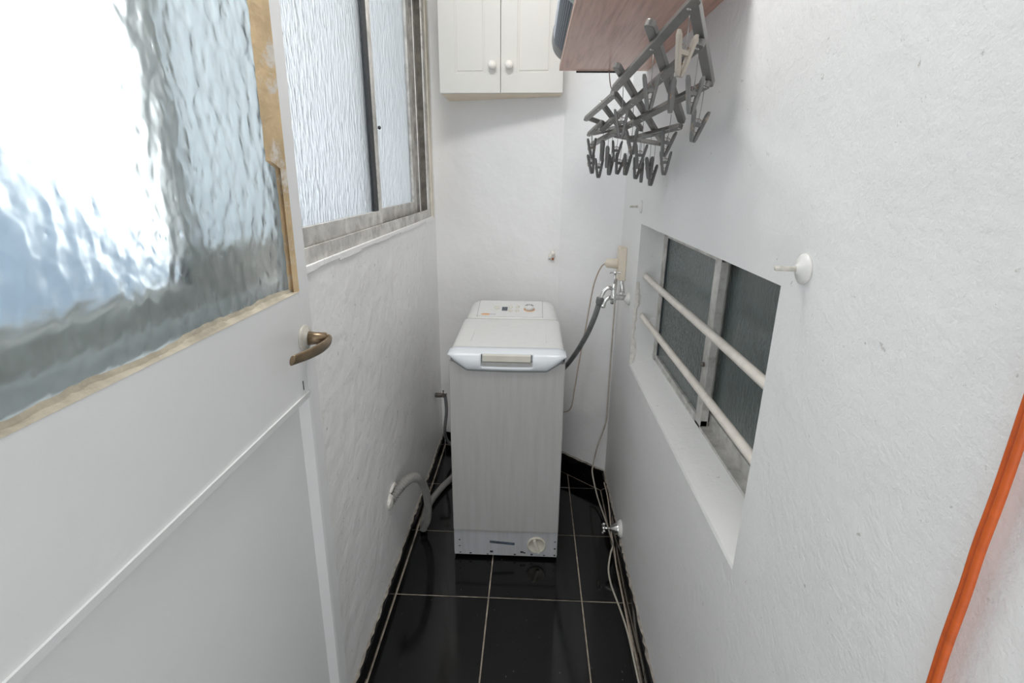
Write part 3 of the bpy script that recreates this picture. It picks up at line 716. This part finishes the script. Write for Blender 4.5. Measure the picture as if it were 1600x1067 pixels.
# ------------------------------------------------------------------ folding clip hanger
hg = tag(empty('clip_hanger', (.24, 1.25, 1.42)), 'folding grey lattice hanger with dangling clothes pegs under the shelf', 'clothes hanger')
N_ = Vector((.296, .130, .946))
BARS = {  # end points in metres, layer
 'A1': ((.206, .776, 1.638), (.166, 1.188, 1.594), 1), 'A2': ((.247, .886, 1.610), (.184, 1.522, 1.542), 1), 'A3': ((.302, 1.018, 1.575), (.182, 1.725, 1.515), 1),
 'A4': ((.331, 1.286, 1.529), (.263, 1.526, 1.517), 1), 'B1': ((.200, .789, 1.638), (.309, 1.035, 1.570), -1), 'B2': ((.171, .908, 1.630), (.329, 1.277, 1.531), -1),
 'B3': ((.153, 1.109, 1.609), (.332, 1.480, 1.502), -1), 'B4': ((.167, 1.247, 1.585), (.271, 1.446, 1.526), -1), 'B5': ((.156, 1.352, 1.574), (.249, 1.548, 1.519), -1),
 'A0': ((.170, 1.227, 1.587), (.135, 1.479, 1.563), 1), 'C1': ((.138, 1.508, 1.558), (.182, 1.520, 1.545), -1), 'C2': ((.175, 1.466, 1.553), (.159, 1.629, 1.536), 1),
 'C3': ((.217, 1.518, 1.533), (.170, 1.645, 1.530), -1), 'C4': ((.228, 1.588, 1.519), (.338, 1.520, 1.495), -1)}
def bar(p, q, layer, wdt=.0145, th=.0105):
    p, q = Vector(p), Vector(q); d = (q - p).normalized(); n = (N_ - d * N_.dot(d)).normalized(); s = d.cross(n)
    L = (q - p).length; off = n * (-.0057 if layer > 0 else .0057)
    poly = [(-wdt / 2 + .002, 0)] ; b = bmesh.new(); out = []
    for k in range(7):
        t = -PI / 2 - PI * k / 6; out.append((math.cos(t) * wdt / 2, math.sin(t) * wdt / 2))
    pts = [(x, y) for x, y in out] + [(L - x, -y) for x, y in out]
    prism(b, [(x, y) for x, y in pts], -th / 2, th / 2, 'z', bev=.0012)
    Mx = Matrix(((d.x, s.x, n.x, 0), (d.y, s.y, n.y, 0), (d.z, s.z, n.z, 0), (0, 0, 0, 1))); Mx.translation = p + off
    bm = BM(); join(bm, b, Mx); return bm, n
def closest(p1, q1, p2, q2):
    p1, q1, p2, q2 = map(Vector, (p1, q1, p2, q2)); u, v, w0 = q1 - p1, q2 - p2, p1 - p2
    a, b, c, d, e = u.dot(u), u.dot(v), v.dot(v), u.dot(w0), v.dot(w0); D = a * c - b * b
    if D < 1e-9: return None
    s, t = (b * e - c * d) / D, (a * e - b * d) / D
    if -.03 <= s <= 1.03 and -.03 <= t <= 1.03: return p1 + u * s
    return None
made = {}
for k, (p, q, ly) in BARS.items():
    small = k[0] == 'C' or k in ('A0', 'B4', 'B5')
    bm, n = bar(p, q, ly, .0115 if small else (.0165 if k in ('B1', 'B2') else .0145)); made[k] = (obj('bar', bm, M['hbar'], hg), n)
for k1, (p1, q1, l1) in BARS.items():
    if l1 < 0: continue
    for k2, (p2, q2, l2) in BARS.items():
        if l2 > 0: continue
        c = closest(p1, q1, p2, q2)
        if c is None: continue
        o, n = made[k1]; bm = BM(); lathe(bm, c - n * .0115, n, [(0, 0), (.0032, .0003), (.0036, .0018), (.0036, .019), (.003, .0205), (0, .021)], 12)
        wo = wpos(o); obj('rivet', bm, M['chrome'], o)
# links from the board down to the lattice
bm = BM(); tube(bm, spline([(.236, 1.872, 1.739), (.214, 1.66, 1.672), (.190, 1.44, 1.625), (.170, 1.222, 1.592)], 8), .0016, 8); obj('hanging_wire', bm, M['wire'], hg)
for p, q in (((.205, 1.06, 1.7405), (.205, .80, 1.645)),):
    bm = BM(); L = p[2] - q[2]; n = max(3, int(L / .016))
    for k in range(n):
        f_ = (k + .5) / n; z = q[2] + L * f_; py = q[1] + (p[1] - q[1]) * f_; R = L / n * .62; a = PI / 2 * (k % 2); ring = []
        for t in range(17): ring.append((p[0] + .0045 * math.cos(2 * PI * t / 16) * math.cos(a), py + .0045 * math.cos(2 * PI * t / 16) * math.sin(a) + (p[1] - q[1]) / L * R * math.sin(2 * PI * t / 16), z + R * math.sin(2 * PI * t / 16)))
        tube(bm, ring, .0011, 6)
    obj('chain', bm, M['wire'], hg)
# pegs: attach point on the lattice, top of peg z, turn, opening
PEG = [((.211, .828, 1.629), 1.606, 20, 13, 8, 1), ((.200, 1.003, 1.609), 1.583, 0, 11, 0, 0), ((.246, 1.040, 1.592), 1.582, 85, 10, 4, 0), ((.257, .933, 1.600), 1.569, 5, 11, 3, 0),
 ((.307, 1.051, 1.568), 1.532, 10, 13, 12, 0), ((.181, 1.191, 1.589), 1.549, -10, 12, -2, 0), ((.222, 1.289, 1.562), 1.519, 15, 12, -6, 0), ((.301, 1.256, 1.542), 1.513, 10, 14, 10, 0),
 ((.330, 1.395, 1.508), 1.475, -5, 11, 0, 0), ((.325, 1.50, 1.498), 1.447, 20, 9, 6, 0), ((.307, 1.476, 1.510), 1.465, 40, 10, -5, 0), ((.265, 1.380, 1.537), 1.491, 0, 12, 4, 0),
 ((.259, 1.529, 1.518), 1.474, 30, 9, 6, 0), ((.247, 1.572, 1.516), 1.476, 15, 12, 10, 0), ((.199, 1.512, 1.539), 1.493, 80, 10, 0, 0), ((.224, 1.608, 1.518), 1.474, 50, 10, 8, 0),
 ((.170, 1.671, 1.527), 1.478, 20, 8, -8, 0), ((.195, 1.654, 1.521), 1.466, 10, 10, 0, 0), ((.166, 1.626, 1.534), 1.520, 10, 10, -4, 0), ((.194, 1.584, 1.531), 1.512, 75, 10, 0, 0),
 ((.289, 1.527, 1.509), 1.464, 10, 11, 6, 0), ((.304, 1.550, 1.501), 1.455, 80, 9, 0, 0), ((.233, 1.569, 1.520), 1.510, 0, 11, 4, 0)]
PL = .057
for (A, zt, turn, op, lean, tan) in PEG:
    A = Vector(A); base = Matrix.Translation((A.x, A.y, zt)) @ Matrix.Rotation(math.radians(turn), 4, 'Z') @ Matrix.Rotation(math.radians(lean), 4, 'Y')
    bm = BM()
    for s in (-1, 1):       # tapered arms meeting at the jaws
        b = bmesh.new(); op_r = math.radians(op)
        prof = [(-.0045, 0), (-.0052, -.020), (-.0050, -.040), (-.0032, -PL)]
        rings = []
        for k in range(10):
            t = k / 9; z = -PL * t; wd = .0054 * (1 - .12 * t) * (.55 if k == 0 else .75 if k == 9 else 1); th = .0033 * (1.0 if k not in (0, 9) else .7)
            cx = s * (math.tan(op_r) * (PL * (1 - t)) * .95 + .0024); 
            rings.append([b.verts.new((cx + a_ * th, c_ * wd, z)) for a_, c_ in ((-1, -.6), (-.6, -1), (.6, -1), (1, -.6), (1, .6), (.6, 1), (-.6, 1), (-1, .6))])
        for r, q in zip(rings[:-1], rings[1:]):
            for k in range(8): f = b.faces.new((r[k], r[(k + 1) % 8], q[(k + 1) % 8], q[k]))
        b.faces.new(rings[0]); b.faces.new(rings[-1]); join(bm, b, base)
    hw = math.tan(math.radians(op)) * PL * .5
    box(bm, (-hw - .001, -.0032, -PL * .52), (hw + .001, .0032, -PL * .40), base, .0008)   # fulcrum
    pg = obj('peg', bm, M['peg_tan' if tan else 'peg'], hg)
    bm = BM(); ring = []
    for k in range(22):
        t = 2 * PI * k / 20; ring.append(base @ Vector((.011 * math.cos(t) * (1 + .02 * k / 20), .0035 * math.sin(t * .5), -PL * .48 + .012 * math.sin(t))))
    tube(bm, ring, .0007, 5); obj('spring', bm, M['rust'], pg)
    bm = BM(); e = base @ Vector((0, 0, -PL * .36)); tube(bm, [A + Vector((0, 0, .004)), A.lerp(e, .5) + Vector((.001, 0, 0)), e], .0008, 5)
    ring = [base @ Vector((.0032 * math.cos(2 * PI * k / 12), 0, -PL * .33 + .0032 * math.sin(2 * PI * k / 12))) for k in range(13)]
    tube(bm, ring, .0007, 5); obj('wire', bm, M['wire'], pg)

# ------------------------------------------------------------------ plumbing, sockets, cables
def cross_handle(bm, c, axis, arm=.018, r=.0035):
    x, y, d = frame_to(Vector(axis)); c = Vector(c)
    for v in (x, y):
        for s in (-1, 1):
            lathe(bm, c, v * s, [(r, 0), (r * .75, arm * .5), (r, arm * .78), (r * 1.35, arm * .9), (r * 1.1, arm), (0, arm * 1.05)], 12)
    lathe(bm, c - d * .006, d, [(r * 1.7, 0), (r * 1.9, .006), (r * 1.4, .011), (0, .013)], 14)

TY, TZ = 1.875, .990
tp = tag(empty('wall_tap', (XR, TY, TZ)), 'worn chrome double wall tap with two curved spouts', 'tap')
bm = BM(); lathe(bm, (XR, TY, TZ - .004), (-1, 0, 0), [(.024, 0), (.023, .004), (.014, .012), (.009, .020)], 20); obj('wall_plate', bm, M['hook_paint'], tp)
bm = BM(); lathe(bm, (XR - .012, TY, TZ), (-1, 0, 0), [(.0095, 0), (.0095, .040), (.012, .042), (.012, .056), (0, .058)], 18); lathe(bm, (XR - .058, TY, TZ - .024), (0, 0, 1), [(0, 0), (.009, 0), (.011, .006), (.012, .028), (.013, .036), (.0105, .040), (.010, .052), (.0075, .056), (.0055, .075), (0, .076)], 18)
obj('valve_body', bm, M['chrome'], tp)
bm = BM(); lathe(bm, (XR - .022, TY + .03, TZ + .01), (-.1, 0, 1), [(0, 0), (.009, 0), (.011, .010), (.008, .030), (.005, .046), (0, .047)], 16); lathe(bm, (XR - .03, TY, TZ + .006), (.3, 1, .3), [(.008, 0), (.008, .034)], 12); obj('valve_body', bm, M['chrome'], tp)
bm = BM(); lathe(bm, (XR - .058, TY, TZ + .048), (0, 0, 1), [(.0035, 0), (.0035, .042)], 10); cross_handle(bm, (XR - .058, TY, TZ + .092), (0, .1, 1), .020); obj('handle', bm, M['chrome'], tp)
bm = BM(); tube(bm, spline([(XR - .060, TY, TZ - .004), (XR - .074, TY - .004, TZ + .000), (XR - .088, TY - .006, TZ - .012), (XR - .094, TY - .006, TZ - .030)], 8), .0078, 14); lathe(bm, (XR - .094, TY - .006, TZ - .026), (-.05, 0, -1), [(.0095, 0), (.0095, .008), (.007, .012)], 16); obj('spout', bm, M['chrome'], tp)
bm = BM(); tube(bm, spline([(XR - .060, TY, TZ + .028), (XR - .076, TY, TZ + .036), (XR - .092, TY, TZ + .026), (XR - .102, TY, TZ + .004), (XR - .106, TY + .002, TZ - .006)], 8), .0078, 14); obj('spout', bm, M['chrome'], tp)

hs = tag(empty('inlet_hose', (XR - .106, TY, TZ - .04)), 'dark grey water hose from the wall tap to the washing machine', 'hose')
bm = BM(); tube(bm, spline([(XR - .108, TY + .003, TZ - .022), (.238, 1.892, .905), (.218, 1.925, .830), (.192, 1.975, .750), (.166, 2.06, .665), (.145, 2.16, .59), (.135, 2.25, .52)], 10), .0102, 12); obj('hose', bm, M['hose_grey'], hs)
bm = BM(); lathe(bm, (XR - .106, TY + .002, TZ - .002), (-.12, .03, -1), [(.0125, 0), (.0135, .004), (.0135, .020), (.011, .026)], 16); obj('coupling', bm, M['hose_grey'], hs)

so = tag(empty('wall_socket', (XR, 2.02, 1.09)), 'beige surface mounted power socket on the right wall above the tap', 'socket')
bm = BM(); box(bm, (XR - .026, 1.985, 1.030), (XR, 2.055, 1.158), bev=.003); obj('box', bm, M['beige_plastic'], so)
bm = BM(); box(bm, (XR - .0275, 1.990, 1.036), (XR - .0255, 2.050, 1.152), bev=.0008); obj('cover', bm, M['beige_plastic'], so)
pl = tag(empty('power_plug', (XR - .027, 2.02, 1.085)), 'round cream plug with tan cord in the wall socket', 'plug')
bm = BM(); lathe(bm, (XR - .0275, 2.018, 1.092), (-1, 0, .02), [(0, 0), (.019, 0), (.0195, .004), (.0185, .018), (.017, .040), (.013, .046), (.006, .050), (0, .051)], 24); obj('plug_body', bm, M['beige_plastic'], pl)
bm = BM(); tube(bm, spline([(XR - .074, 2.018, 1.093), (.270, 2.03, 1.075), (.255, 2.06, 1.02), (.247, 2.09, .95), (.232, 2.11, .80), (.216, 2.13, .655), (.203, 2.145, .52), (.190, 2.17, .40), (.150, 2.27, .33), (.08, 2.30, .30)], 8), .0030, 8); obj('cord', bm, M['cord_tan'], pl)

cb = tag(empty('floor_cable', (.33, 1.6, 0)), 'thin pale cable running down the corner and along the right skirting', 'cable')
bm = BM(); tube(bm, spline([(.345, 2.095, 1.02), (.347, 2.105, .9), (.347, 2.108, .7), (.347, 2.108, .45), (.345, 2.108, .36), (.318, 2.135, .22), (.306, 2.145, .12), (.303, 2.120, .09), (.318, 2.02, .035), (.337, 1.86, .022), (.341, 1.76, .03), (.341, 1.70, .045), (.325, 1.655, .030), (.312, 1.60, .005), (.312, 1.52, .004), (.326, 1.42, .004), (.336, 1.32, .004), (.338, 1.2, .004), (.340, 1.0, .004), (.338, .7, .004)], 8), .0034, 8); obj('cable', bm, M['cord_pale'], cb)
bm = BM(); tube(bm, spline([(.344, 2.03, .104), (.346, 1.95, .103), (.343, 1.86, .098), (.342, 1.76, .05), (.344, 1.68, .03), (.342, 1.60, .012), (.343, 1.45, .006), (.341, 1.25, .0045)], 8), .0026, 8); obj('cable', bm, M['cord_tan'], cb)

vv = tag(empty('stop_valve', (XR, 1.674, .10)), 'small chrome stop valve with cross handle near the floor', 'valve')
bm = BM(); lathe(bm, (XR, 1.674, .134), (-1, 0, 0), [(.034, 0), (.033, .003), (.026, .010), (.021, .014)], 26); obj('wall_plate', bm, M['hook_paint'], vv)
bm = BM(); lathe(bm, (XR - .006, 1.674, .134), (-1, 0, 0), [(.025, 0), (.022, .010), (.015, .026), (.010, .032), (.008, .036), (0, .037)], 24); obj('valve_body', bm, M['chrome'], vv)
bm = BM(); lathe(bm, (XR - .040, 1.674, .134), (-1, 0, 0), [(.0042, 0), (.0042, .026)], 10); cross_handle(bm, (XR - .066, 1.674, .134), (-1, 0, .05), .022, .0045); obj('handle', bm, M['chrome'], vv)

# drain hose in its hole
dh = tag(empty('drain_hose', (-.44, 1.7, 0)), 'grey corrugated drain hose looping from the left wall hole to the floor', 'hose')
path = spline([(-.474, 1.515, .330), (-.455, 1.545, .358), (-.432, 1.600, .366), (-.412, 1.665, .335), (-.400, 1.720, .260), (-.396, 1.752, .160), (-.404, 1.765, .080), (-.424, 1.775, .030)], 22)
bm = BM(); tube(bm, path, .0155, 14, rfun=lambda t, i: .0152 + (.0026 if (i // 2) % 2 else -.0022) * (1.0 if t < .42 else .12)); obj('hose', bm, M['drain'], dh)
bm = BM(); tube(bm, spline([(-.424, 1.775, .0235), (-.436, 1.84, .0165), (-.436, 1.95, .0165), (-.405, 2.07, .0165), (-.36, 2.18, .0165), (-.30, 2.31, .0165)], 10), .0150, 14); obj('hose_run', bm, M['drain'], dh)
ho = tag(empty('wall_hole', (XL, 1.52, .32)), 'broken hole in the left wall showing bare brick around the hose', 'hole')
bm = BM(); rr = random.Random(5); c = bm.verts.new((XL + .0012, 1.528, .343)); ring = []
for k in range(22):
    t = 2 * PI * k / 22; r = rr.uniform(.85, 1.12); ring.append(bm.verts.new((XL + .0012, 1.528 + .052 * r * math.cos(t), .343 + .034 * r * math.sin(t))))
for k in range(22): bm.faces.new((c, ring[k], ring[(k + 1) % 22]))
bmesh.ops.solidify(bm, geom=bm.faces[:], thickness=.001); obj('bare_brick', bm, M['brick'], ho)
for (dy, dz, sy, sz, sx) in ((-.034, .004, .026, .028, .010), (.040, .012, .012, .018, .006), (.004, .034, .030, .008, .006)):
    bm = BM(); b = bmesh.new(); bmesh.ops.create_icosphere(b, subdivisions=3, radius=1)
    for v in b.verts: v.co *= 1 + .22 * math.sin(7 * v.co.x + 3 + dy * 90) * math.cos(5 * v.co.z + 1)
    for f in b.faces: f.smooth = True
    join(bm, b, Matrix.Translation((XL + .001, 1.528 + dy, .343 + dz)) @ Matrix.Diagonal((sx, sy, sz, 1))); obj('plaster_lump', bm, M['plaster_chip'], ho)

# tap and clutter of pipes in the gap left of the machine
bp = tag(empty('corner_tap', (-.44, 2.40, .2)), 'dark little tap and pipe in the gap left of the washing machine', 'tap')
bm = BM(); lathe(bm, (XL, 2.36, .365), (1, 0, 0), [(.012, 0), (.012, .03), (.009, .032), (.009, .055), (0, .056)], 14); obj('valve_body', bm, M['alu_dark'], bp)
bm = BM(); cross_handle(bm, (XL + .045, 2.33, .385), (0, -1, .5), .018); obj('handle', bm, M['alu_dark'], bp)
bm = BM(); tube(bm, spline([(XL + .05, 2.36, .36), (XL + .055, 2.35, .28), (XL + .045, 2.34, .18), (XL + .05, 2.38, .10), (XL + .09, 2.40, .05)], 8), .008, 10); obj('pipe', bm, M['hose_grey'], bp)

# hooks
def hook(name, y, z, label):
    r = tag(empty(name, (XR, y, z)), label, 'wall hook', 'round wall hooks on the right wall')
    bm = BM(); lathe(bm, (XR, y, z), (-1, 0, 0), [(.0205, 0), (.0200, .003), (.016, .006), (.008, .0085), (.006, .011), (.0045, .012)], 26); obj('rosette', bm, M['hook_paint'], r)
    bm = BM(); lathe(bm, (XR - .010, y, z), (-1, .08, 0), [(.0036, 0), (.0033, .012), (.0036, .026), (.0028, .028), (0, .0285)], 12); obj('pin', bm, M['hook_pin'], r)
hook('wall_hook', 1.794, 1.319, 'small white round hook just above the far corner of the barred window')
hook('wall_hook', .694, 1.299, 'white round hook on the open wall right of the barred window')
hk = tag(empty('broken_hook', (.089, 2.40, 1.07)), 'broken white hook stub on the far wall above the washing machine', 'wall hook')
yb = backy(.089) + .003
bm = BM(); b = bmesh.new(); bmesh.ops.create_icosphere(b, subdivisions=3, radius=1)
for v in b.verts: v.co *= 1 + .18 * math.sin(6 * v.co.x + 2) * math.cos(4 * v.co.z)
for f in b.faces: f.smooth = True
join(bm, b, Matrix.Translation((.088, yb - .004, 1.070)) @ Matrix.Rotation(.35, 4, 'Y') @ Matrix.Diagonal((.014, .012, .021, 1))); obj('stub', bm, M['plaster_chip'], hk)
bm = BM(); lathe(bm, (.091, yb - .004, 1.088), (.1, -1, -.3), [(.010, 0), (.010, .014), (.006, .022), (0, .023)], 14); obj('tip', bm, M['knob_white'], hk)
bm = BM(); lathe(bm, (.092, yb - .010, 1.060), (.1, -1, -.5), [(.005, 0), (.005, .008), (0, .009)], 10); obj('rust_spot', bm, M['brick'], hk)

# orange twin cable hanging in front of the near right wall
oc = tag(empty('orange_cable', (XR - .02, .36, .4)), 'orange twin flex hanging loose against the near right wall', 'cable')
P = [(0.351, 0.352, 2.0), (0.35, 0.347, 1.6), (0.35, 0.3449, 1.2769), (0.35, 0.3446, 1.195), (0.35, 0.3457, 1.1439), (0.35, 0.3451, 1.1009), (0.35, 0.3457, 1.0477), (0.35, 0.3449, 1.0006), (0.35, 0.344, 0.95), (0.35, 0.342, 0.7), (0.35, 0.338, 0.3)]
for s in (-1, 1):
    pts = [Vector(p) + Vector((0.0006 * s, .0029 * s, 0)) for p in P]
    bm = BM(); tube(bm, spline(pts, 12), .0031, 12); obj('strand', bm, M['orange_cord'], oc)
